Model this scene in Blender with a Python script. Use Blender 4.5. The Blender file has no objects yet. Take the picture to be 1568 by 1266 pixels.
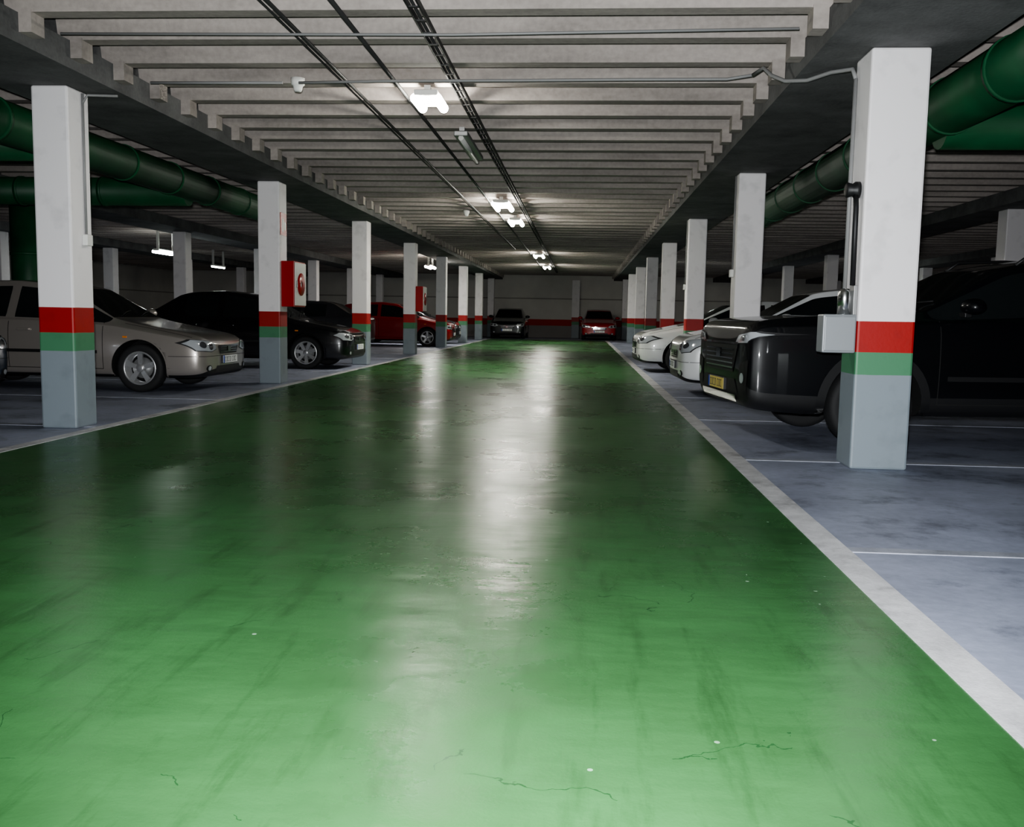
import bpy, bmesh, math, random
from mathutils import Vector, Matrix
from mathutils.bvhtree import BVHTree
random.seed(4)
scene = bpy.context.scene
col = scene.collection

# ------------------------------------------------------------------ materials
def newmat(name):
    m = bpy.data.materials.new(name); m.use_nodes = True
    nt = m.node_tree; b = nt.nodes['Principled BSDF']
    return m, nt, b
def simple(name, c, rough=.5, metal=0., coat=0., spec=.5, emis=None, es=0, noise=0.0, nscale=8):
    m, nt, b = newmat(name)
    b.inputs['Base Color'].default_value = (*c, 1)
    b.inputs['Roughness'].default_value = rough
    b.inputs['Metallic'].default_value = metal
    b.inputs['Coat Weight'].default_value = coat
    b.inputs['Coat Roughness'].default_value = .04
    b.inputs['Specular IOR Level'].default_value = spec
    if emis:
        b.inputs['Emission Color'].default_value = (*emis, 1)
        b.inputs['Emission Strength'].default_value = es
    if noise > 0:
        g = nt.nodes.new('ShaderNodeNewGeometry')
        n = nt.nodes.new('ShaderNodeTexNoise'); n.inputs['Scale'].default_value = nscale; n.inputs['Detail'].default_value = 5
        nt.links.new(g.outputs['Position'], n.inputs['Vector'])
        r = nt.nodes.new('ShaderNodeValToRGB')
        r.color_ramp.elements[0].position = .3; r.color_ramp.elements[1].position = .72
        r.color_ramp.elements[0].color = (*[x*(1-noise) for x in c], 1)
        r.color_ramp.elements[1].color = (*[min(1, x*(1+noise*.6)) for x in c], 1)
        nt.links.new(n.outputs['Fac'], r.inputs['Fac'])
        nt.links.new(r.outputs['Color'], b.inputs['Base Color'])
    return m

def concrete(name, c, var=.25, scale=3., rough=.8, bump=.25, stripes=False, stains=False):
    m, nt, b = newmat(name); N = nt.nodes; L = nt.links
    g = N.new('ShaderNodeNewGeometry')
    n1 = N.new('ShaderNodeTexNoise'); n1.inputs['Scale'].default_value = scale; n1.inputs['Detail'].default_value = 8; n1.inputs['Roughness'].default_value = .62
    n2 = N.new('ShaderNodeTexNoise'); n2.inputs['Scale'].default_value = scale*14; n2.inputs['Detail'].default_value = 4
    mp = N.new('ShaderNodeMapping')
    if stripes: mp.inputs['Scale'].default_value = (.35, 1.6, 1.6)
    L.new(g.outputs['Position'], mp.inputs['Vector'])
    L.new(mp.outputs['Vector'], n1.inputs['Vector']); L.new(g.outputs['Position'], n2.inputs['Vector'])
    ad = N.new('ShaderNodeMath'); ad.operation = 'MULTIPLY_ADD'
    L.new(n2.outputs['Fac'], ad.inputs[0]); ad.inputs[1].default_value = .3
    L.new(n1.outputs['Fac'], ad.inputs[2])
    r = N.new('ShaderNodeValToRGB'); r.color_ramp.elements[0].position = .42; r.color_ramp.elements[1].position = .85
    r.color_ramp.elements[0].color = (*[x*(1-var) for x in c], 1)
    r.color_ramp.elements[1].color = (*[x*(1+var*.5) for x in c], 1)
    L.new(ad.outputs[0], r.inputs['Fac'])
    out = r.outputs['Color']
    if stains:
        n5 = N.new('ShaderNodeTexNoise'); n5.inputs['Scale'].default_value = 1.7; n5.inputs['Detail'].default_value = 7; n5.inputs['Roughness'].default_value = .7
        L.new(g.outputs['Position'], n5.inputs['Vector'])
        r5 = N.new('ShaderNodeValToRGB'); r5.color_ramp.elements[0].position = .36; r5.color_ramp.elements[1].position = .48
        r5.color_ramp.elements[0].color = (.45, .45, .45, 1); r5.color_ramp.elements[1].color = (1, 1, 1, 1)
        L.new(n5.outputs['Fac'], r5.inputs['Fac'])
        mx = N.new('ShaderNodeMix'); mx.data_type = 'RGBA'; mx.blend_type = 'MULTIPLY'; mx.inputs['Factor'].default_value = .8
        L.new(out, mx.inputs['A']); L.new(r5.outputs['Color'], mx.inputs['B']); out = mx.outputs['Result']
    L.new(out, b.inputs['Base Color'])
    b.inputs['Roughness'].default_value = rough
    bp = N.new('ShaderNodeBump'); bp.inputs['Strength'].default_value = bump; bp.inputs['Distance'].default_value = .01
    L.new(n2.outputs['Fac'], bp.inputs['Height']); L.new(bp.outputs['Normal'], b.inputs['Normal'])
    return m

M = {}
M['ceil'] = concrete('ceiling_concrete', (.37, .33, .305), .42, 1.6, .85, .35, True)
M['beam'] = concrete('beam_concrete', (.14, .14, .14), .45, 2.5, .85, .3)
M['ground'] = concrete('floor_concrete', (.35, .38, .49), .32, 1.3, .5, .12, stains=True)
M['line'] = concrete('line_paint', (.64, .64, .66), .3, 6, .5, .1, stains=True)
M['line2'] = concrete('worn_line_paint', (.38, .40, .47), .3, 6, .5, .1, stains=True)

def pillar_mat():
    m, nt, b = newmat('pillar_paint'); N = nt.nodes; L = nt.links
    g = N.new('ShaderNodeNewGeometry'); s = N.new('ShaderNodeSeparateXYZ'); L.new(g.outputs['Position'], s.inputs[0])
    n = N.new('ShaderNodeTexNoise'); n.inputs['Scale'].default_value = 5; n.inputs['Detail'].default_value = 6
    L.new(g.outputs['Position'], n.inputs['Vector'])
    wob = N.new('ShaderNodeMath'); wob.operation = 'MULTIPLY_ADD'; wob.inputs[1].default_value = .008
    L.new(n.outputs['Fac'], wob.inputs[0]); L.new(s.outputs['Z'], wob.inputs[2])
    mr = N.new('ShaderNodeMath'); mr.operation = 'DIVIDE'; mr.inputs[1].default_value = 3.2
    L.new(wob.outputs[0], mr.inputs[0])
    r = N.new('ShaderNodeValToRGB'); r.color_ramp.interpolation = 'CONSTANT'
    e = r.color_ramp.elements
    e[0].position = 0; e[0].color = (.23, .27, .30, 1)
    e[1].position = .700/3.2; e[1].color = (.075, .23, .12, 1)
    x = e.new(.86/3.2); x.color = (.36, .010, .007, 1)
    x = e.new(1.078/3.2); x.color = (.88, .85, .86, 1)
    L.new(mr.outputs[0], r.inputs['Fac'])
    mx = N.new('ShaderNodeMix'); mx.data_type = 'RGBA'; mx.blend_type = 'MULTIPLY'
    r2 = N.new('ShaderNodeValToRGB'); r2.color_ramp.elements[0].position = .3; r2.color_ramp.elements[1].position = .45
    r2.color_ramp.elements[0].color = (.85, .85, .85, 1); r2.color_ramp.elements[1].color = (1, 1, 1, 1)
    L.new(n.outputs['Fac'], r2.inputs['Fac'])
    mx.inputs['Factor'].default_value = .8
    L.new(r.outputs['Color'], mx.inputs['A']); L.new(r2.outputs['Color'], mx.inputs['B'])
    L.new(mx.outputs['Result'], b.inputs['Base Color']); b.inputs['Roughness'].default_value = .5
    n3 = N.new('ShaderNodeTexNoise'); n3.inputs['Scale'].default_value = 40; L.new(g.outputs['Position'], n3.inputs['Vector'])
    bp = N.new('ShaderNodeBump'); bp.inputs['Strength'].default_value = .06; bp.inputs['Distance'].default_value = .008
    L.new(n3.outputs['Fac'], bp.inputs['Height']); L.new(bp.outputs['Normal'], b.inputs['Normal'])
    return m
M['pillar'] = pillar_mat()
def wall_mat():
    m, nt, b = newmat('wall_paint'); N = nt.nodes; L = nt.links
    g = N.new('ShaderNodeNewGeometry'); s = N.new('ShaderNodeSeparateXYZ'); L.new(g.outputs['Position'], s.inputs[0])
    n = N.new('ShaderNodeTexNoise'); n.inputs['Scale'].default_value = 1.2; n.inputs['Detail'].default_value = 6
    L.new(g.outputs['Position'], n.inputs['Vector'])
    mr = N.new('ShaderNodeMath'); mr.operation = 'DIVIDE'; mr.inputs[1].default_value = 4
    L.new(s.outputs['Z'], mr.inputs[0])
    r = N.new('ShaderNodeValToRGB'); r.color_ramp.interpolation = 'CONSTANT'
    e = r.color_ramp.elements
    e[0].position = 0; e[0].color = (.32, .30, .29, 1)
    e[1].position = .62/4; e[1].color = (.5, .03, .02, 1)
    x = e.new(.95/4); x.color = (.80, .78, .73, 1)
    x = e.new(2.0/4); x.color = (.40, .38, .35, 1)
    x = e.new(2.06/4); x.color = (.80, .78, .73, 1)
    L.new(mr.outputs[0], r.inputs['Fac'])
    mx = N.new('ShaderNodeMix'); mx.data_type = 'RGBA'; mx.blend_type = 'MULTIPLY'; mx.inputs['Factor'].default_value = .3
    L.new(r.outputs['Color'], mx.inputs['A']); L.new(n.outputs['Fac'], mx.inputs['B'])
    L.new(mx.outputs['Result'], b.inputs['Base Color']); b.inputs['Roughness'].default_value = .7
    return m
M['wall'] = wall_mat()

def green_floor():
    m, nt, b = newmat('green_epoxy'); N = nt.nodes; L = nt.links
    g = N.new('ShaderNodeNewGeometry')
    n1 = N.new('ShaderNodeTexNoise'); n1.inputs['Scale'].default_value = .8; n1.inputs['Detail'].default_value = 9; n1.inputs['Roughness'].default_value = .65
    n2 = N.new('ShaderNodeTexNoise'); n2.inputs['Scale'].default_value = 90; n2.inputs['Detail'].default_value = 3
    v = N.new('ShaderNodeTexVoronoi'); v.inputs['Scale'].default_value = 7; v.inputs['Randomness'].default_value = 1
    for q in (n1, n2, v): L.new(g.outputs['Position'], q.inputs['Vector'])
    r = N.new('ShaderNodeValToRGB'); r.color_ramp.elements[0].position = .3; r.color_ramp.elements[1].position = .72
    r.color_ramp.elements[0].color = (.036, .105, .036, 1); r.color_ramp.elements[1].color = (.055, .175, .060, 1)
    L.new(n1.outputs['Fac'], r.inputs['Fac'])
    # chips
    lt = N.new('ShaderNodeMath'); lt.operation = 'LESS_THAN'; lt.inputs[1].default_value = .055
    L.new(v.outputs['Distance'], lt.inputs[0])
    n4 = N.new('ShaderNodeTexNoise'); n4.inputs['Scale'].default_value = 2.3; L.new(g.outputs['Position'], n4.inputs['Vector'])
    gt = N.new('ShaderNodeMath'); gt.operation = 'GREATER_THAN'; gt.inputs[1].default_value = .55; L.new(n4.outputs['Fac'], gt.inputs[0])
    mu = N.new('ShaderNodeMath'); mu.operation = 'MULTIPLY'; L.new(lt.outputs[0], mu.inputs[0]); L.new(gt.outputs[0], mu.inputs[1])
    mx = N.new('ShaderNodeMix'); mx.data_type = 'RGBA'; L.new(mu.outputs[0], mx.inputs['Factor'])
    L.new(r.outputs['Color'], mx.inputs['A']); mx.inputs['B'].default_value = (.26, .42, .28, 1)
    # scuffs (stretched along the driving direction)
    ms = N.new('ShaderNodeMapping'); ms.inputs['Scale'].default_value = (5, .7, 1); ms.inputs['Rotation'].default_value = (0, 0, .25); L.new(g.outputs['Position'], ms.inputs['Vector'])
    n6 = N.new('ShaderNodeTexNoise'); n6.inputs['Scale'].default_value = 1.6; n6.inputs['Detail'].default_value = 8; n6.inputs['Roughness'].default_value = .7; L.new(ms.outputs[0], n6.inputs['Vector'])
    r6 = N.new('ShaderNodeValToRGB'); r6.color_ramp.elements[0].position = .32; r6.color_ramp.elements[1].position = .48
    r6.color_ramp.elements[0].color = (.72, .72, .70, 1); r6.color_ramp.elements[1].color = (1, 1, 1, 1); L.new(n6.outputs['Fac'], r6.inputs['Fac'])
    mx6 = N.new('ShaderNodeMix'); mx6.data_type = 'RGBA'; mx6.blend_type = 'MULTIPLY'; mx6.inputs['Factor'].default_value = 1
    L.new(mx.outputs['Result'], mx6.inputs['A']); L.new(r6.outputs['Color'], mx6.inputs['B'])
    # hairline cracks
    v2 = N.new('ShaderNodeTexVoronoi'); v2.feature = 'DISTANCE_TO_EDGE'; v2.inputs['Scale'].default_value = .75
    nd = N.new('ShaderNodeTexNoise'); nd.inputs['Scale'].default_value = 2.5; nd.inputs['Detail'].default_value = 6; L.new(g.outputs['Position'], nd.inputs['Vector'])
    vm = N.new('ShaderNodeVectorMath'); vm.operation = 'MULTIPLY_ADD'; vm.inputs[1].default_value = (.9, .9, .9)
    L.new(nd.outputs['Color'], vm.inputs[0]); L.new(g.outputs['Position'], vm.inputs[2]); L.new(vm.outputs[0], v2.inputs['Vector'])
    l2 = N.new('ShaderNodeMath'); l2.operation = 'LESS_THAN'; l2.inputs[1].default_value = .0024; L.new(v2.outputs['Distance'], l2.inputs[0])
    g2 = N.new('ShaderNodeMath'); g2.operation = 'GREATER_THAN'; g2.inputs[1].default_value = .52; L.new(n4.outputs['Fac'], g2.inputs[0])
    m2 = N.new('ShaderNodeMath'); m2.operation = 'MULTIPLY'; L.new(l2.outputs[0], m2.inputs[0]); L.new(g2.outputs[0], m2.inputs[1])
    mx2 = N.new('ShaderNodeMix'); mx2.data_type = 'RGBA'; L.new(m2.outputs[0], mx2.inputs['Factor'])
    L.new(mx6.outputs['Result'], mx2.inputs['A']); mx2.inputs['B'].default_value = (.02, .075, .025, 1)
    L.new(mx2.outputs['Result'], b.inputs['Base Color'])
    rr = N.new('ShaderNodeMapRange'); rr.inputs['To Min'].default_value = .22; rr.inputs['To Max'].default_value = .36
    rr.inputs['From Min'].default_value = .3; rr.inputs['From Max'].default_value = .7
    L.new(n1.outputs['Fac'], rr.inputs['Value']); L.new(rr.outputs[0], b.inputs['Roughness'])
    b.inputs['Specular IOR Level'].default_value = .30
    mp = N.new('ShaderNodeMapping'); mp.inputs['Scale'].default_value = (.55, 1.2, 1); L.new(g.outputs['Position'], mp.inputs['Vector'])
    n3 = N.new('ShaderNodeTexNoise'); n3.inputs['Scale'].default_value = 3.2; n3.inputs['Detail'].default_value = 3; L.new(mp.outputs[0], n3.inputs['Vector'])
    b1 = N.new('ShaderNodeBump'); b1.inputs['Strength'].default_value = .45; b1.inputs['Distance'].default_value = .016
    L.new(n3.outputs['Fac'], b1.inputs['Height'])
    b2 = N.new('ShaderNodeBump'); b2.inputs['Strength'].default_value = .2; b2.inputs['Distance'].default_value = .002
    L.new(n2.outputs['Fac'], b2.inputs['Height']); L.new(b1.outputs['Normal'], b2.inputs['Normal'])
    L.new(b2.outputs['Normal'], b.inputs['Normal'])
    return m
M['green'] = green_floor()
M['duct'] = simple('duct_green', (.008, .085, .032), .5, noise=.3, nscale=3)
M['cable'] = simple('cable_dark', (.03, .03, .03), .6)
M['galv'] = simple('galvanised', (.35, .35, .35), .45, .6)
M['pvc'] = simple('pvc_grey', (.24, .24, .24), .5)
M['white'] = simple('white_plastic', (.75, .75, .72), .4)
M['red'] = simple('red_enamel', (.40, .010, .010), .35)
M['boxgrey'] = simple('box_grey', (.34, .36, .38), .35, .3)
M['steel'] = simple('bright_steel', (.9, .9, .9), .22, 1)
M['blackp'] = simple('black_plastic', (.012, .012, .013), .5)
M['tube'] = simple('lamp_tube', (1, 1, 1), .5, emis=(1, .97, .88), es=110)
M['tube2'] = simple('lamp_tube_dim', (1, 1, 1), .5, emis=(.92, 1, .95), es=35)
M['tubeoff'] = simple('lamp_tube_off', (.5, .5, .48), .3)
M['glass'] = simple('car_glass', (.012, .015, .016), .04, spec=.6)
M['well'] = simple('wheel_well', (.008, .008, .008), .9)
M['tyre'] = simple('tyre_rubber', (.018, .018, .019), .75)
M['rim'] = simple('alloy_rim', (.6, .6, .61), .3, .7)
M['chrome'] = simple('chrome', (.75, .75, .76), .12, 1)
M['lens'] = simple('headlamp_lens', (.62, .65, .69), .1, .35, coat=1)
M['lensdark'] = simple('headlamp_inner', (.12, .12, .13), .15, .5, coat=1)
M['amber'] = simple('amber_lens', (.8, .25, .03), .2)
M['plate'] = simple('number_plate', (.92, .93, .92), .35)
M['plate_y'] = simple('number_plate_yellow', (.62, .50, .14), .35)
M['ink'] = simple('plate_ink', (.02, .02, .03), .5)
M['blue'] = simple('plate_blue', (.02, .06, .45), .4)
M['seam'] = simple('panel_gap', (.01, .01, .01), .8)

# ------------------------------------------------------------------ mesh helpers
def obj_from_bm(bm, name, mats, parent=None, smooth=False):
    me = bpy.data.meshes.new(name); bmesh.ops.recalc_face_normals(bm, faces=bm.faces)
    bm.to_mesh(me); bm.free()
    for m in mats: me.materials.append(m)
    if smooth:
        for p in me.polygons: p.use_smooth = True
    o = bpy.data.objects.new(name, me); col.objects.link(o)
    if parent: o.parent = parent
    return o
def bm_box(bm, x0, x1, y0, y1, z0, z1, mi=0, bevel=0):
    vs = [bm.verts.new((x, y, z)) for x in (x0, x1) for y in (y0, y1) for z in (z0, z1)]
    F = [(0, 1, 3, 2), (4, 6, 7, 5), (0, 4, 5, 1), (2, 3, 7, 6), (0, 2, 6, 4), (1, 5, 7, 3)]
    fs = [bm.faces.new([vs[i] for i in f]) for f in F]
    for f in fs: f.material_index = mi
    if bevel:
        es = set(e for f in fs for e in f.edges)
        r = bmesh.ops.bevel(bm, geom=list(es), offset=bevel, segments=2, affect='EDGES', profile=.5)
        for f in r['faces']: f.material_index = mi
    return fs
def box(name, x0, x1, y0, y1, z0, z1, mat, bevel=0, parent=None):
    bm = bmesh.new(); bm_box(bm, x0, x1, y0, y1, z0, z1, 0, bevel)
    return obj_from_bm(bm, name, [mat], parent)
def bm_tube(bm, pts, r, seg=8, mi=0, caps=True):
    pts = [Vector(p) for p in pts]; rings = []
    for i, p in enumerate(pts):
        a = pts[max(0, i-1)]; b = pts[min(len(pts)-1, i+1)]
        d = (b-a).normalized()
        up = Vector((0, 0, 1)) if abs(d.z) < .9 else Vector((0, 1, 0))
        u = d.cross(up).normalized(); v = u.cross(d)
        rr = r[i] if isinstance(r, (list, tuple)) else r
        rings.append([bm.verts.new(p+(u*math.cos(2*math.pi*k/seg)+v*math.sin(2*math.pi*k/seg))*rr) for k in range(seg)])
    for A, B in zip(rings, rings[1:]):
        for k in range(seg):
            f = bm.faces.new((A[k], A[(k+1) % seg], B[(k+1) % seg], B[k])); f.material_index = mi; f.smooth = True
    if caps:
        for R in (rings[0], rings[-1]):
            f = bm.faces.new(R); f.material_index = mi
def empty(name, loc=(0, 0, 0)):
    e = bpy.data.objects.new(name, None); e.location = loc; e.empty_display_size = .3; col.objects.link(e); return e

XL, XR, YB, YF = -22., 15., -4., 49.5
ZC = 3.48
SP = 5.74
PLX, PRX = -4.66, 2.20
LLX, RLX = -4.32, 1.22

# ------------------------------------------------------------------ shell
box('floor', XL, XR, YB, YF, -.2, 0, M['ground'])
box('ceiling', XL, XR, YB, YF, ZC, ZC+.2, M['ceil'])
box('wall_far', XL, XR, YF, YF+.2, -.2, ZC+.2, M['wall'])
box('wall_back', XL, XR, YB-.2, YB, -.2, ZC+.2, M['wall'])
box('wall_left', XL-.2, XL, YB-.2, YF+.2, -.2, ZC+.2, M['wall'])
box('wall_right', XR, XR+.2, YB-.2, YF+.2, -.2, ZC+.2, M['wall'])
box('floor_green_lane', LLX, RLX, YB, 44.5, 0, .004, M['green'])
bm = bmesh.new()
for x, w in ((LLX, .12), (RLX, .14)): bm_box(bm, x-w/2, x+w/2, YB, 44.5, 0, .007)
obj_from_bm(bm, 'floor_lane_line', [M['line']])
bm = bmesh.new()
y = 4.45
while y < 44:
    bm_box(bm, RLX+.07, RLX+5, y-.045, y+.045, 0, .004); y += SP/2
y = 8.23-SP/2
while y < 44:
    bm_box(bm, LLX-5, LLX-.07, y-.045, y+.045, 0, .004); y += SP/2
obj_from_bm(bm, 'floor_bay_line', [M['line2']])

bm = bmesh.new()
def joist(y, x0, x1, z0):
    z1 = ZC+.02
    prof = [(y-.075, z0), (y+.075, z0), (y+.12, z1-.06), (y+.17, z1), (y-.17, z1), (y-.12, z1-.06)]
    a = [bm.verts.new((x0, p[0], p[1])) for p in prof]; b = [bm.verts.new((x1, p[0], p[1])) for p in prof]
    bm.faces.new(a); bm.faces.new(b)
    for i in range(6): bm.faces.new((a[i], a[(i+1) % 6], b[(i+1) % 6], b[i]))
y = -3.6
while y < YF-.3:
    joist(y, PLX+.40, PRX-.45, 3.225)
    joist(y, XL+.02, PLX-.4, 3.225); joist(y, PRX+.4, XR-.02, 3.225)
    # cast bearing blocks where the joist meets the beam ledge
    bm_box(bm, PRX-.66, PRX-.552, y-.085, y+.085, 3.08, 3.24)
    bm_box(bm, PLX+.502, PLX+.60, y-.085, y+.085, 3.08, 3.24)
    y += .7
obj_from_bm(bm, 'ceiling_joists', [M['ceil']])
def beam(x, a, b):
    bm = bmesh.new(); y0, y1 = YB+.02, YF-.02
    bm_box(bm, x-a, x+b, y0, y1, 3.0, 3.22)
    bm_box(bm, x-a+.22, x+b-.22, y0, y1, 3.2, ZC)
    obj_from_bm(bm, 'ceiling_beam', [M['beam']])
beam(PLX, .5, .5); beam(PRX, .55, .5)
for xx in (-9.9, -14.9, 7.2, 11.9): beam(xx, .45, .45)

def pillar(x, y, sx=.33, sy=.36):
    return box('concrete_pillar', x-sx/2, x+sx/2, y-sy/2, y+sy/2, 0, 3.0, M['pillar'], .018)
LP = [8.23+SP*i for i in range(-2, 8)]
RP = [7.16+SP*i for i in (0, 1, 2, 3, 4, 5, 6, 7)]
for y in LP:
    if y < 49: pillar(PLX, y)
for y in RP: pillar(PRX, y, .41 if y < 8 else .35, .38 if y < 8 else .36)
for i in range(8):
    y = 5.6+SP*i
    pillar(-9.9, y); pillar(-14.9, y+.4); pillar(7.2, y-.5); pillar(11.9, y-.5)
pillar(-.3, 49.2, .4, .5)

# ------------------------------------------------------------------ ducts
def duct(name, pts, r, joints=True):
    bm = bmesh.new(); bm_tube(bm, pts, r, 28)
    if joints:
        for A, B in zip(pts, pts[1:]):
            A = Vector(A); B = Vector(B); n = int((B-A).length/1.25)
            for i in range(1, n+1):
                c = A+(B-A)*(i/(n+1)); d = (B-A).normalized()*.025
                bm_tube(bm, [c-d, c+d], r+.012, 28)
    for f in bm.faces: f.smooth = len(f.verts) == 4
    return obj_from_bm(bm, name, [M['duct']])
dl = empty('ventilation_duct')
duct('main_run', [(-5.44, 1, 2.79), (-5.40, 15.8, 2.79)], .2).parent = dl
duct('branch', [(-5.45, 12.8, 2.70), (-15, 12.8, 2.70)], .19).parent = dl
duct('branch_upper', [(-5.45, 9.6, 2.79), (-15, 9.6, 2.79)], .19).parent = dl
duct('drop', [(-9.25, 15.2, 0.0), (-9.25, 15.2, 2.95)], .26).parent = dl
dr = empty('ventilation_duct')
duct('main_run', [(3.02, 0, 2.86), (2.96, 17.5, 2.86)], .225).parent = dr
duct('branch', [(3.0, 8.4, 2.75), (14, 8.4, 2.75)], .2).parent = dr

# ------------------------------------------------------------------ ceiling services
def tubeobj(name, pts, r, mat, seg=8, parent=None):
    bm = bmesh.new(); bm_tube(bm, pts, r, seg); return obj_from_bm(bm, name, [mat], parent)
bm = bmesh.new()
for dx in (-.04, .04): bm_box(bm, -1.20+dx-.006, -1.20+dx+.006, -3, 45, 3.172, 3.215)
y = -3
while y < 45:
    bm_box(bm, -1.24, -1.16, y, y+.015, 3.172, 3.18); y += .3
bm_tube(bm, [(-1.21, -3, 3.19), (-1.19, 20, 3.19), (-1.21, 45, 3.19)], .012)
obj_from_bm(bm, 'cable_tray', [M['cable']])
tubeobj('ceiling_conduit', [(-1.76, -3, 3.20), (-1.76, 45, 3.20)], .018, M['cable'])
bm = bmesh.new()
bm_tube(bm, [(-2.22, -3, 3.20), (-2.2, 12, 3.20), (-2.14, 30, 3.20)], .015)
bm_tube(bm, [(-2.27, -3, 3.20), (-2.25, 12, 3.20), (-2.18, 30, 3.20)], .009)
obj_from_bm(bm, 'ceiling_conduit', [M['cable']])
tubeobj('cable_run', [(-4.0, 8.6, 3.15), (-2.75, 8.56, 3.14)], .013, M['pvc'])
tubeobj('cable_run', [(-2.6, 8.56, 3.14), (-1.8, 8.5, 3.14), (-.6, 8.5, 3.145), (.4, 8.45, 3.14), (1.2, 8.4, 3.13), (1.40, 8.3, 3.14)], .013, M['pvc'])
tubeobj('cable_run', [(1.40, 8.3, 3.14), (1.46, 8.15, 3.16), (1.50, 8.0, 3.06), (1.58, 7.85, 2.98), (1.72, 7.7, 2.95), (1.85, 7.5, 2.96), (1.955, 7.3, 2.93), (1.97, 7.26, 2.85)], .016, M['pvc'])
tubeobj('cable_run', [(1.97, 7.26, 2.85), (1.97, 7.26, 1.3)], .016, M['pvc'])
tubeobj('cable_run', [(-4.0, 7.1, 3.15), (-1, 7.15, 3.145), (1.5, 7.05, 3.15)], .010, M['pvc'])
pc = empty('pillar_conduit')
xi = PLX+.165
tubeobj('pipe', [(xi+.014, 8.28, 2.98), (xi+.014, 8.28, 1.72)], .012, M['pvc'], parent=pc)
tubeobj('bend', [(xi+.014, 8.28, 2.90), (xi+.05, 8.30, 2.97), (xi+.28, 8.4, 2.985)], .012, M['pvc'], parent=pc)
box('junction_box', xi+.001, xi+.05, 8.23, 8.33, 1.64, 1.74, M['white'], .008, pc)
def lathe(bm, prof, seg, M4, mi=0):
    rings = []
    for (r, z) in prof:
        rings.append([bm.verts.new(M4 @ Vector((r*math.cos(2*math.pi*k/seg), r*math.sin(2*math.pi*k/seg), z))) for k in range(seg)])
    for j, (A, B) in enumerate(zip(rings, rings[1:])):
        for k in range(seg):
            f = bm.faces.new((A[k], A[(k+1) % seg], B[(k+1) % seg], B[k])); f.smooth = True
            f.material_index = mi[j] if isinstance(mi, (list, tuple)) else mi
    return rings
for (sx, sy) in ((-2.66, 8.73), (-2.4, 19.4)):
    bm = bmesh.new(); lathe(bm, [(.001, 3.10), (.03, 3.10), (.04, 3.12), (.045, 3.15), (.06, 3.16), (.065, 3.22), (.001, 3.22)], 20, Matrix.Translation((sx, sy, 0)))
    obj_from_bm(bm, 'smoke_detector', [M['white']])

# ------------------------------------------------------------------ luminaires
def luminaire(x, y, w, l, power, on=True, colr=(1, .95, .84), n=2, dz=0, dim=False):
    e = empty('ceiling_lamp', (x, y, -dz))
    bm = bmesh.new()
    hw = w*.28 if on else w/2
    bm_box(bm, -hw, hw, -l/2, l/2, 3.11, 3.165, 0, .01)
    bm_box(bm, -.03, .03, -l/2+.1, -l/2+.16, 3.16, 3.225+dz); bm_box(bm, -.03, .03, l/2-.16, l/2-.1, 3.16, 3.225+dz)
    obj_from_bm(bm, 'housing', [M['white'] if on else M['galv']], e)
    bm = bmesh.new()
    for i in range(n):
        cx = 0 if n == 1 else (-w*.26 + i*w*.52)
        bm_tube(bm, [(cx, -l/2+.03, 3.09), (cx, l/2-.03, 3.09)], .03 if w < .3 else .045, 12)
    obj_from_bm(bm, 'tube', [(M['tube2'] if dim else M['tube']) if on else M['tubeoff']], e)
    if on and power:
        ld = bpy.data.lights.new('lamp_light', 'AREA'); ld.shape = 'RECTANGLE'; ld.size = w; ld.size_y = l
        ld.energy = power; ld.color = colr; lo = bpy.data.objects.new('lamp_light', ld); col.objects.link(lo)
        lo.location = (0, 0, 3.035); lo.parent = e
    return e
luminaire(-1.50, 9.15, .40, .50, 2)
luminaire(-1.42, 11.7, .16, 1.7, 0, False, n=1)
luminaire(-1.50, 17.6, .5, 1.0, 40)
luminaire(-1.46, 20.6, .42, .9, 25)
luminaire(-1.46, 31.8, .5, 1.0, 40)
luminaire(-1.46, 39, .4, 1.2, 55)
luminaire(-11.4, 25.2, .3, 1.2, 5, colr=(.8, .95, 1), dz=.45, dim=True)
luminaire(-5.5, 34, .3, 1.2, 12, colr=(.85, .95, 1), dz=.3)
luminaire(-13, 33, .16, 1.2, 8, colr=(.85, 1, .7), n=1, dz=.45, dim=True)
luminaire(4.2, 36, .16, 1.2, 5, colr=(.9, 1, .85), n=1, dz=.3, dim=True)
luminaire(9.6, 33, .16, 1.2, 4, colr=(.9, 1, .85), n=1, dz=.4, dim=True)

# ------------------------------------------------------------------ pillar equipment
xl = PRX-.205; yb = 7.0
eb = empty('electrical_box')
box('case', xl-.24, xl-.002, yb-.02, yb+.16, .85, 1.13, M['boxgrey'], .012, eb)
box('lid', xl-.23, xl-.012, yb-.034, yb-.016, .865, 1.115, M['boxgrey'], .006, eb)
bm = bmesh.new(); lathe(bm, [(.001, 1.13), (.05, 1.13), (.05, 1.29), (.035, 1.315), (.001, 1.32)], 20, Matrix.Translation((xl-.075, yb+.06, 0)))
obj_from_bm(bm, 'steel_cover', [M['steel']], eb)
box('bracket', xl-.028, xl-.002, yb+.0, yb+.12, 1.1, 1.34, M['galv'], .004, eb)
sn = empty('alarm_sounder')
bm = bmesh.new()
R = Matrix.Translation((xl-.002, yb+.1, 2.03)) @ Matrix.Rotation(-math.pi/2, 4, 'Y')
lathe(bm, [(.001, 0), (.06, 0), (.06, .03), (.045, .05), (.055, .09), (.035, .1), (.001, .1)], 20, R)
obj_from_bm(bm, 'horn', [M['blackp']], sn)
tubeobj('lead', [(xl-.03, yb+.08, 2.0), (xl-.035, yb+.04, 1.9), (xl-.03, yb+.04, 1.34)], .02, M['blackp'], parent=sn)
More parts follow.
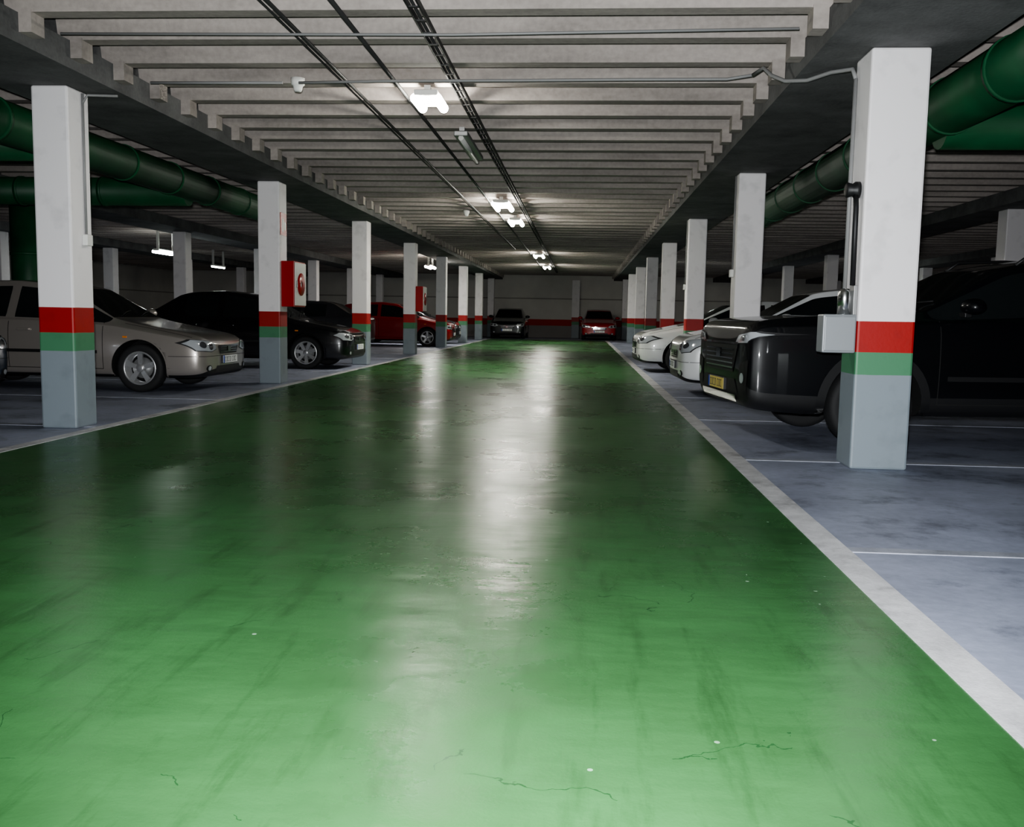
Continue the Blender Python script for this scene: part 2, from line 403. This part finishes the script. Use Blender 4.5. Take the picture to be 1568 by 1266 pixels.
def hose_cabinet(y):
    x = PLX+.165; e = empty('fire_hose_cabinet')
    box('case', x+.002, x+.20, y-.12, y+.46, 1.16, 1.84, M['red'], .01, e)
    box('door', x+.20, x+.215, y-.10, y+.44, 1.18, 1.82, M['white'], .004, e)
    bm = bmesh.new()
    lathe(bm, [(.05, 0), (.17, 0), (.17, .012), (.05, .012)], 24, Matrix.Translation((x+.216, y+.17, 1.5)) @ Matrix.Rotation(math.pi/2, 4, 'Y'))
    obj_from_bm(bm, 'reel_window', [M['red']], e)
    box('handle', x+.215, x+.23, y-.06, y-.03, 1.45, 1.55, M['galv'], .003, e)
hose_cabinet(LP[3]); hose_cabinet(LP[5])
e = empty('fire_extinguisher_sign')
x = PLX+.165; y = LP[3]
box('panel', x+.001, x+.008, y-.14, y+.14, 2.22, 2.55, M['red'], 0, e)
box('pictogram', x+.008, x+.011, y-.07, y-.01, 2.27, 2.47, M['white'], 0, e)
box('pictogram_flame', x+.008, x+.011, y+.03, y+.09, 2.30, 2.42, M['white'], 0, e)
for y in RP[1:3]:
    e = empty('pillar_conduit'); x = PRX-.175
    tubeobj('pipe', [(x-.014, y, 2.98), (x-.014, y, 1.75)], .012, M['pvc'], parent=e)
    box('junction_box', x-.05, x-.001, y-.05, y+.05, 1.65, 1.75, M['white'], .006, e)

# ------------------------------------------------------------------ cars
def profile(kind):
    if kind == 'sedan':
        L, H, W = 4.60, 1.46, .875
        S = [(0, .27, .58, .62, .64, .48), (-.05, .21, .66, .70, .77, .57), (-.20, .18, .71, .765, .845, .64), (-.68, .18, .78, .85, .873, .68),
             (-1.10, .18, .85, .92, .875, .68), (-1.27, .18, .88, .965, .875, .68), (-1.95, .18, .915, 1.37, .875, .575), (-2.07, .18, .92, 1.405, .875, .57),
             (-2.58, .18, .93, 1.46, .875, .575), (-2.68, .18, .932, 1.46, .875, .575), (-3.22, .18, .945, 1.44, .875, .57), (-3.36, .18, .95, 1.42, .873, .56),
             (-3.55, .18, .955, 1.37, .87, .55), (-4.02, .19, .97, 1.09, .86, .62), (-4.25, .20, .965, 1.04, .85, .64), (-4.50, .24, .93, 1.0, .80, .58), (-4.60, .3, .85, .9, .66, .5)]
        g = dict(ws=(5, 6), rw=(12, 13), wheels=(-.87, -3.57), r=.315)
    elif kind == 'hatch':
        L, H, W = 4.15, 1.50, .86
        S = [(0, .27, .60, .66, .64, .48), (-.05, .21, .70, .76, .76, .57), (-.19, .18, .76, .83, .835, .64), (-.60, .18, .84, .91, .858, .66),
             (-.92, .18, .90, .98, .86, .67), (-1.08, .18, .925, 1.02, .86, .67), (-1.80, .18, .955, 1.41, .86, .57), (-1.92, .18, .96, 1.45, .86, .57),
             (-2.42, .18, .975, 1.5, .86, .575), (-2.52, .18, .98, 1.5, .86, .575), (-3.10, .18, 1.0, 1.475, .86, .565), (-3.26, .18, 1.01, 1.46, .86, .56),
             (-3.68, .18, 1.03, 1.40, .855, .54), (-3.92, .2, 1.02, 1.14, .84, .60), (-4.0, .22, .98, 1.06, .83, .62), (-4.10, .25, .9, .98, .78, .56), (-4.15, .3, .82, .88, .66, .5)]
        g = dict(ws=(5, 6), rw=(12, 13), wheels=(-.80, -3.33), r=.31)
    else:
        L, H, W = 4.85, 1.69, .925
        S = [(0, .42, .86, .90, .77, .63), (-.03, .34, .98, 1.02, .855, .715), (-.12, .30, 1.035, 1.085, .895, .775), (-.62, .27, 1.05, 1.13, .92, .78),
             (-1.30, .27, 1.07, 1.155, .925, .78), (-1.55, .27, 1.085, 1.185, .925, .77), (-2.27, .27, 1.11, 1.57, .925, .635), (-2.41, .27, 1.115, 1.62, .925, .63),
             (-2.9, .27, 1.125, 1.69, .925, .63), (-3.01, .27, 1.13, 1.69, .925, .63), (-3.65, .27, 1.15, 1.675, .925, .62), (-3.77, .27, 1.155, 1.665, .925, .615),
             (-4.30, .28, 1.18, 1.61, .915, .59), (-4.63, .29, 1.17, 1.24, .90, .68), (-4.71, .30, 1.12, 1.18, .89, .68), (-4.81, .33, 1.0, 1.06, .85, .62), (-4.85, .4, .85, .9, .74, .55)]
        g = dict(ws=(5, 6), rw=(12, 13), wheels=(-1.08, -3.80), r=.365)
    g['side'] = [(6, 8), (9, 11)]
    return L, H, W, S, g

def ring(s):
    x, zb, zs, zt, w, wt = s; H = zt-zs
    b7 = .925*w
    return [(0, zb), (.80*w, zb), (.95*w, zb+.035), (.985*w, zb+.14), (w, zb+.55*(zs-zb)), (.985*w, zs-.10), (.955*w, zs-.012),
            (b7, zs+.02*H+.006), (b7+(wt-b7)*.86, zs+.83*H), (wt, zs+.955*H), (.80*wt, zs+.985*H), (0, zt)]

def patch(bm, bvh, outline, O, U, V, D, mi, off=.006, step=.03):
    O, U, V, D = Vector(O), Vector(U), Vector(V), Vector(D).normalized()
    t = bmesh.new(); t.faces.new([t.verts.new((a, b, 0)) for a, b in outline])
    xs = [p[0] for p in outline]; ys = [p[1] for p in outline]
    for k in range(int((max(xs)-min(xs))/step)+1):
        bmesh.ops.bisect_plane(t, geom=t.verts[:]+t.edges[:]+t.faces[:], plane_co=(min(xs)+k*step+1e-4, 0, 0), plane_no=(1, 0, 0))
    for k in range(int((max(ys)-min(ys))/step)+1):
        bmesh.ops.bisect_plane(t, geom=t.verts[:]+t.edges[:]+t.faces[:], plane_co=(0, min(ys)+k*step+1e-4, 0), plane_no=(0, 1, 0))
    mp = {}
    for v in t.verts:
        p = O+U*v.co.x+V*v.co.y
        h = bvh.ray_cast(p, D, 6)
        if h[0] is None: h = bvh.find_nearest(p+D*1.0)
        n = h[1]
        if n.dot(D) > 0: n = -n
        mp[v] = bm.verts.new(h[0]+n*off)
    for f in t.faces:
        try:
            q = bm.faces.new([mp[v] for v in f.verts]); q.material_index = mi; q.smooth = True
        except ValueError: pass
    t.free()

wheel_cache = {}
def wheel_mesh(r, spokes=5):
    key = (r, spokes)
    if key in wheel_cache: return wheel_cache[key]
    bm = bmesh.new(); I = Matrix.Identity(4); ri = r*.70; hw = .105
    lathe(bm, [(ri, -hw+.01), (r*.86, -hw), (r*.96, -hw+.012), (r, -hw+.04), (r, hw-.04), (r*.96, hw-.012), (r*.86, hw), (ri, hw-.012)], 40, I, 0)
    lathe(bm, [(ri, hw-.012), (ri-.012, hw-.004), (ri-.025, hw-.02), (ri-.03, -hw+.03), (.02, -hw+.03)], 40, I, [1, 1, 1, 2])
    lathe(bm, [(.001, hw-.018), (.035, hw-.018), (.055, hw-.03), (.06, hw-.07)], 20, I, 1)
    lathe(bm, [(.001, .0), (ri*.62, .0), (ri*.62, -.03)], 24, I, 3)
    for k in range(spokes):
        a = 2*math.pi*k/spokes+.3
        for s in (-1, 1):
            c = a+s*.10
            Rm = Matrix.Rotation(c, 4, 'Z')
            vs = []
            for (x, w2, z) in ((.035, .022, hw-.035), (ri-.015, .017, hw-.022)):
                for dy in (-w2, w2):
                    for dz in (0, -.03): vs.append(bm.verts.new(Rm @ Vector((x, dy, z+dz))))
            for f in ((0, 2, 6, 4), (1, 5, 7, 3), (0, 4, 5, 1), (2, 3, 7, 6), (0, 1, 3, 2), (4, 6, 7, 5)):
                q = bm.faces.new([vs[i] for i in f]); q.material_index = 1
    me = bpy.data.meshes.new('wheel'); bmesh.ops.recalc_face_normals(bm, faces=bm.faces); bm.to_mesh(me); bm.free()
    for m in (M['tyre'], M['rim'], M['well'], M['galv']): me.materials.append(m)
    wheel_cache[key] = me
    return me

def car(name, kind, paint, loc, heading, L=None, H=None, cladding=False, plate=None, spokes=5, lights='std', rough=.28, metal=.0, spec=.5, coat=1):
    L0, H0, W, S, g = profile(kind)
    fl = (L or L0)/L0; fh = (H or H0)/H0
    S = [(s[0]*fl, s[1], s[2]*fh, s[3]*fh, s[4], s[5]) for s in S]
    e = empty(name)
    pm = simple('paint_'+name, paint, rough, metal, coat=coat, spec=spec)
    mats = [pm, M['glass'], M['blackp'], M['well']]
    bm = bmesh.new(); rows = []
    for s in S:
        rg = ring(s)
        right = [bm.verts.new((s[0], p[0], p[1])) for p in rg]
        left = [right[0]]+[bm.verts.new((s[0], -p[0], p[1])) for p in rg[1:-1]]+[right[-1]]
        rows.append((right, left))
    cl = bm.edges.layers.float.new('crease_edge')
    def crease(a, b, v):
        ed = bm.edges.get((a, b))
        if ed: ed[cl] = v
    n = 12
    for i in range(len(S)-1):
        for side in (0, 1):
            A = rows[i][side]; B = rows[i+1][side]
            for k in range(n-1):
                f = bm.faces.new((A[k], A[k+1], B[k+1], B[k]))
                m = 0
                if k <= 1: m = 2
                if cladding and k <= 2: m = 2
                for a, b in g['side']:
                    if a <= i < b and k == 7: m = 1
                if i == 5 and k == 7: m = 1
                if (i in (g['ws'][0], g['rw'][0])) and k in (9, 10): m = 1
                f.material_index = m; f.smooth = True
    for (i) in (0, len(S)-1):
        R_, L_ = rows[i]
        for k in range(n-1):
            if k == 0: vs = (R_[0], R_[1], L_[1])
            elif k == n-2: vs = (R_[k], R_[k+1], L_[k])
            else: vs = (R_[k], R_[k+1], L_[k+1], L_[k])
            f = bm.faces.new(vs); f.smooth = True; f.material_index = 2 if k <= 1 else 0
    for i in range(len(S)-1):
        for side in (0, 1):
            A = rows[i][side]; B = rows[i+1][side]
            for k, v in ((1, .5), (5, .25), (6, .55), (7, .8 if 5 <= i <= 12 else .2), (8, .8 if 5 <= i <= 12 else 0), (9, .5 if 4 <= i <= 12 else .15)):
                crease(A[k], B[k], v)
    for i, v in ((5, .7), (6, .5), (12, .5), (13, .5), (2, .25)):
        for side in (0, 1):
            R_ = rows[i][side]
            for k in range(7, n-1): crease(R_[k], R_[k+1], v)
    if kind == 'suv':   # squarer nose
        for i, v in ((1, .45), (2, .3)):
            for side in (0, 1):
                R_ = rows[i][side]
                for k in range(2, n-1): crease(R_[k], R_[k+1], v)
    for i in (8, 9, 11):
        for side in (0, 1): crease(rows[i][side][7], rows[i][side][8], .8)
    bmesh.ops.recalc_face_normals(bm, faces=bm.faces)
    me = bpy.data.meshes.new('body'); bm.to_mesh(me); bm.free()
    for m in mats: me.materials.append(m)
    tmp = bpy.data.objects.new('tmp', me); col.objects.link(tmp)
    ss = tmp.modifiers.new('s', 'SUBSURF'); ss.levels = 3; ss.render_levels = 3
    cb = bmesh.new(); r = g['r']
    wx = [w*fl for w in g['wheels']]
    for w in wx:
        for s in (-1, 1):
            T = Matrix.Translation((w, s*.80, r+.01)) @ Matrix.Rotation(math.pi/2, 4, 'X')
            bmesh.ops.create_cone(cb, cap_ends=True, segments=48, radius1=r+.055, radius2=r+.055, depth=.5, matrix=T)
    for f in cb.faces: f.material_index = 3
    cme = bpy.data.meshes.new('cut'); cb.to_mesh(cme); cb.free()
    for m in mats: cme.materials.append(m)
    co = bpy.data.objects.new('cut', cme); col.objects.link(co)
    bo = tmp.modifiers.new('b', 'BOOLEAN'); bo.operation = 'DIFFERENCE'; bo.object = co; bo.solver = 'EXACT'
    bpy.context.view_layer.update()
    dg = bpy.context.evaluated_depsgraph_get()
    ev = tmp.evaluated_get(dg)
    bme = bpy.data.meshes.new_from_object(ev, depsgraph=dg)
    tmp.modifiers.remove(bo); bpy.context.view_layer.update(); dg = bpy.context.evaluated_depsgraph_get()
    ev = tmp.evaluated_get(dg); tm = bpy.data.meshes.new_from_object(ev, depsgraph=dg)
    bvh = BVHTree.FromPolygons([v.co.copy() for v in tm.vertices], [tuple(p.vertices) for p in tm.polygons])
    bpy.data.objects.remove(tmp); bpy.data.objects.remove(co)
    bme.name = 'body'
    if len(bme.materials) == 0:
        for m in mats: bme.materials.append(m)
    body = bpy.data.objects.new('body', bme); col.objects.link(body); body.parent = e
    wm = wheel_mesh(r, spokes)
    for w in wx:
        for s in (-1, 1):
            wo = bpy.data.objects.new('wheel', wm); col.objects.link(wo); wo.parent = e
            wo.location = (w, s*(W-.125), r)
            wo.rotation_euler = (-s*math.pi/2, 0, 0)
    tb = bmesh.new()
    TM = [M['blackp'], M['chrome'], M['lens'], M['lensdark'], M['seam'], M['plate'], M['amber'], M['ink'], M['blue'], pm, M['plate_y'], M['red']]
    F = dict(O=(1, 0, 0), U=(0, 1, 0), V=(0, 0, 1), D=(-1, 0, 0))
    Rr = dict(O=(-L0*fl-1, 0, 0), U=(0, 1, 0), V=(0, 0, 1), D=(1, 0, 0))
    zb0 = S[2][2]
    rect = lambda a, b, c, d: [(a, c), (b, c), (b, d), (a, d)]
    def grow(o, k=1.07, e_=.006):
        cx = sum(p[0] for p in o)/len(o); cz = sum(p[1] for p in o)/len(o)
        return [(cx+(a-cx)*k+(e_ if a > cx else -e_)*.5, cz+(b-cz)*k+(e_ if b > cz else -e_)) for a, b in o]
    if kind == 'suv':
        patch(tb, bvh, [(-.44, .62), (.44, .62), (.56, .86), (-.56, .86)], mi=0, **F)
        for z in (.65, .69, .73, .77, .81): patch(tb, bvh, rect(-.45, .45, z, z+.014), mi=1, off=.014, **F)
        patch(tb, bvh, [(-.58, .865), (.58, .865), (.58, .885), (-.58, .885)], mi=3, off=.012, **F)
        patch(tb, bvh, [(-.60, .44), (.60, .44), (.50, .56), (-.50, .56)], mi=0, **F)
        patch(tb, bvh, rect(-.56, .56, .37, .425), mi=1, off=.016, **F)
        patch(tb, bvh, rect(-.07, .07, .74, .82), mi=1, off=.02, step=.02, **F)
        for s in (-1, 1):
            hl = [(s*.50, .875), (s*.58, .945), (s*.84, .975), (s*.878, .955), (s*.80, .885)]
            patch(tb, bvh, grow(hl), mi=0, off=.005, step=.02, **F)
            patch(tb, bvh, hl, mi=2, off=.010, step=.02, **F)
            patch(tb, bvh, [(s*.62, .90), (s*.66, .94), (s*.76, .95), (s*.74, .90)], mi=3, off=.014, step=.02, **F)
            patch(tb, bvh, [(s*.60, .46), (s*.63, .70), (s*.83, .74), (s*.80, .46)], mi=0, step=.02, **F)
            patch(tb, bvh, [(s*(.71+.05*math.cos(t*math.pi/6)), .58+.045*math.sin(t*math.pi/6)) for t in range(12)], mi=2, off=.013, step=.02, **F)
        pz = .50
    else:
        k = fh
        patch(tb, bvh, [(-.30, .50*k), (.30, .50*k), (.36, .60*k), (-.36, .60*k)], mi=0, **F)
        for z in (.525, .555, .585): patch(tb, bvh, rect(-.29, .29, z*k, z*k+.009), mi=1, off=.012, **F)
        patch(tb, bvh, rect(-.36, .36, .602*k, .617*k), mi=1, off=.01, **F)
        patch(tb, bvh, rect(-.05, .05, .53*k, .60*k), mi=1, off=.02, step=.02, **F)
        patch(tb, bvh, [(-.46, .255), (.46, .255), (.40, .345), (-.40, .345)], mi=0, **F)
        patch(tb, bvh, rect(-.78, .78, .475, .481), mi=4, off=.003, step=.02, **F)
        zt = zb0-.035
        if lights == 'tall':
            hl = [(.50, zt-.10), (.56, zt+.0), (.80, zt+.04), (.825, zt+.0), (.78, zt-.13), (.64, zt-.15)]
        else:
            hl = [(.42, zt-.10), (.50, zt-.015), (.79, zt+.015), (.825, zt-.03), (.79, zt-.12), (.56, zt-.135)]
        for s in (-1, 1):
            h2 = [(s*a, b) for a, b in hl]
            patch(tb, bvh, grow(h2, 1.04), mi=0, off=.004, step=.02, **F)
            patch(tb, bvh, h2, mi=2, off=.009, step=.02, **F)
            patch(tb, bvh, [(s*(.58+.055*math.cos(t*math.pi/6)), zt-.07+.045*math.sin(t*math.pi/6)) for t in range(12)], mi=3, off=.014, step=.02, **F)
            patch(tb, bvh, [(s*(.72+.04*math.cos(t*math.pi/6)), zt-.05+.04*math.sin(t*math.pi/6)) for t in range(12)], mi=3, off=.014, step=.02, **F)
            patch(tb, bvh, [(s*(.62+.07*math.cos(t*math.pi/6)), .32+.042*math.sin(t*math.pi/6)) for t in range(12)], mi=0, off=.006, step=.02, **F)
            patch(tb, bvh, [(s*(.62+.04*math.cos(t*math.pi/6)), .32+.03*math.sin(t*math.pi/6)) for t in range(12)], mi=2, off=.012, step=.02, **F)
        pz = .425
    xf = bvh.ray_cast(Vector((1, .2, pz)), Vector((-1, 0, 0)), 5)[0].x
    bm_box(tb, xf-.02, xf+.03, -.26, .26, pz-.055, pz+.055, 0, .004)
    bm_box(tb, xf+.03, xf+.034, -.255, .255, pz-.05, pz+.05, 10 if plate == 'yellow' else 5)
    bm_box(tb, xf+.034, xf+.035, -.255, -.215, pz-.05, pz+.05, 8)
    for i, yy in enumerate((-.18, -.125, -.07, -.015, .07, .125, .18)):
        bm_box(tb, xf+.034, xf+.0355, yy-.016, yy+.016, pz-.034, pz-.026, 7)
        bm_box(tb, xf+.034, xf+.0355, yy-.016, yy-.010, pz-.034, pz+.034, 7)
        bm_box(tb, xf+.034, xf+.0355, yy+(.010 if i % 2 else -.016), yy+(.016 if i % 2 else -.01), pz-.034, pz+.034, 7)
        bm_box(tb, xf+.034, xf+.0355, yy-.016, yy+.016, pz+.026, pz+.034, 7)
    xs = [s[0] for s in S]
    zbel = S[7][2]
    for s in (-1, 1):
        Sd = dict(O=(0, s*2, 0), U=(1, 0, 0), V=(0, 0, 1), D=(0, -s, 0))
        zl = S[4][1]+.12
        for x0 in (xs[5]-.08, (xs[8]+xs[9])/2, xs[11]-.02):
            patch(tb, bvh, rect(x0-.004, x0+.004, zl, zbel-.02), mi=4, off=.003, step=.05, **Sd)
        patch(tb, bvh, rect(xs[11]-.02, xs[5]-.08, zl-.004, zl+.004), mi=4, off=.003, step=.08, **Sd)
        patch(tb, bvh, rect(xs[11]+.1, xs[5]-.15, zl+.20, zl+.24), mi=(0 if cladding or kind == 'sedan' else 9), off=.012, step=.08, **Sd)
        if kind != 'suv': patch(tb, bvh, rect(wx[0]+r+.08, -.12, .475, .481), mi=4, off=.003, step=.04, **Sd)
        for x0 in (xs[8]+.08, xs[11]+.1):
            h = bvh.ray_cast(Vector((x0, s*2, zbel-.12)), Vector((0, -s, 0)), 4)[0]
            bm_box(tb, x0, x0+.17, min(h.y, h.y+s*.035), max(h.y, h.y+s*.035), zbel-.135, zbel-.105, 9, .008)
        for w in wx:
            rin, rout = r+.05, r+(.125 if cladding else .068)
            N = 28; prev = None
            for k in range(N+1):
                a = math.pi*(-.10+1.20*k/N)
                pr = []
                for rr in (rin, rout):
                    p = Vector((w+rr*math.cos(a), s*2, r+.01+rr*math.sin(a)))
                    h = bvh.ray_cast(p, Vector((0, -s, 0)), 4)
                    q = h[0] if h[0] else bvh.find_nearest(Vector((p.x, s*W*.95, p.z)))[0]
                    pr.append(tb.verts.new((q.x, q.y+s*(.014 if cladding else .008), q.z)))
                if prev:
                    f = tb.faces.new((prev[0], prev[1], pr[1], pr[0])); f.material_index = 0 if cladding else 9; f.smooth = True
                prev = pr
        xm = xs[6]+.42*fl; zm = zbel+.10; ym = s*(W*.93)
        mm = bmesh.new(); bmesh.ops.create_uvsphere(mm, u_segments=20, v_segments=12, radius=1)
        mv = {}
        for v in mm.verts:
            c = v.co; mv[v] = tb.verts.new((xm+c.x*.085-(.02 if c.x < 0 else 0), ym+s*.11+c.y*.115, zm+c.z*.075*(1 if c.z > 0 else .8)))
        for f in mm.faces:
            q = tb.faces.new([mv[v] for v in f.verts]); q.material_index = 9; q.smooth = True
        mm.free()
        bm_box(tb, xm-.03, xm+.03, min(ym-s*.08, ym+s*.06), max(ym-s*.08, ym+s*.06), zm-.085, zm-.045, 0, .006)
        h = bvh.ray_cast(Vector((xs[4]+.05, s*2, zbel-.2)), Vector((0, -s, 0)), 4)[0]
        bm_box(tb, h.x-.03, h.x+.03, min(h.y-s*.01, h.y+s*.008), max(h.y-s*.01, h.y+s*.008), h.z-.012, h.z+.012, 6, .003)
        patch(tb, bvh, rect(*sorted((s*.52, s*.80)), S[14][2]-.17, S[14][2]-.05), mi=11, off=.008, **Rr)
        if kind == 'suv':
            yr = s*(S[8][5]-.03)
            bm_tube(tb, [(xs[7], yr, S[7][3]-.03), (xs[7]-.12, yr, S[8][3]-.01), (xs[9], yr, S[8][3]+.01), (xs[11], yr, S[11][3]+.01), (xs[12]+.1, yr, S[12][3]-.02)], .016, 8, 0)
    Tp = dict(O=(0, 0, 3), U=(1, 0, 0), V=(0, 1, 0), D=(0, 0, -1))
    for s in (-1, 1):
        patch(tb, bvh, rect(xs[4], xs[2], *sorted((s*(S[3][4]*.84), s*(S[3][4]*.84+.008)))), mi=4, off=.002, step=.06, **Tp)
    for yy in (-.45, .12):
        p0 = bvh.ray_cast(Vector((xs[5]-.02, yy, 3)), Vector((0, 0, -1)), 5)[0]; p1 = bvh.ray_cast(Vector((xs[5]-.14, yy+.5, 3)), Vector((0, 0, -1)), 5)[0]
        bm_tube(tb, [p0+Vector((0, 0, .012)), (p0+p1)/2+Vector((0, 0, .03)), p1+Vector((0, 0, .014))], .007, 6, 0)
    obj_from_bm(tb, 'trim', TM, e)
    e.location = loc; e.rotation_euler = (0, 0, heading)
    return e

PI = math.pi
car('car', 'sedan', (.44, .40, .37), (-4.87, 12.68, 0), 0, rough=.3, metal=.5)
car('car', 'sedan', (.006, .006, .008), (-4.40, 18.4, 0), 0, L=4.4, H=1.48, spokes=7)
car('car', 'hatch', (.32, .008, .01), (-4.4, 32.4, 0), 0)
car('car', 'hatch', (.02, .02, .025), (-4.6, 35.4, 0), 0)
car('car', 'hatch', (.03, .05, .08), (-6.75, 9.95, 0), 0, metal=.3)
car('suv', 'suv', (.003, .0035, .005), (1.30, 8.86, 0), PI+.12, cladding=True, plate='yellow', rough=.4, spec=.25, coat=.7, spokes=5)
car('car', 'hatch', (.80, .81, .82), (1.38, 13.95, 0), PI+.03, lights='tall', H=1.56)
car('car', 'hatch', (.68, .69, .68), (1.12, 19.6, 0), PI+.05, L=4.3, H=1.48)
car('car', 'hatch', (.01, .012, .014), (-3.55, 45.0, 0), -PI/2)
car('car', 'hatch', (.38, .008, .012), (.87, 45.0, 0), -PI/2)
car('car', 'sedan', (.03, .03, .035), (-11, 28.5, 0), PI)

# ------------------------------------------------------------------ world, camera, flash
w = bpy.data.worlds.new('World'); scene.world = w; w.use_nodes = True
w.node_tree.nodes['Background'].inputs[0].default_value = (.5, .55, .6, 1); w.node_tree.nodes['Background'].inputs[1].default_value = .02
cd = bpy.data.cameras.new('Camera'); cd.sensor_width = 36; cd.lens = 36*1433/1568; cd.clip_end = 200
cam = bpy.data.objects.new('Camera', cd); col.objects.link(cam)
Rm = Matrix.Rotation(.0716, 4, 'Z') @ Matrix.Rotation(math.pi/2-.1033, 4, 'X') @ Matrix.Rotation(.0176, 4, 'Z')
cam.matrix_world = Matrix.Translation((0, 0, 1.0727)) @ Rm
scene.camera = cam
fl = bpy.data.lights.new('camera_flash', 'SPOT'); fl.energy = 2300; fl.spot_size = math.radians(95); fl.spot_blend = .8
fl.shadow_soft_size = .04; fl.color = (.95, .98, 1)
fo = bpy.data.objects.new('camera_flash', fl); col.objects.link(fo)
fo.matrix_world = Matrix.Translation((-.03, .0, 1.20)) @ Rm
scene.view_settings.look = 'AgX - Medium High Contrast'
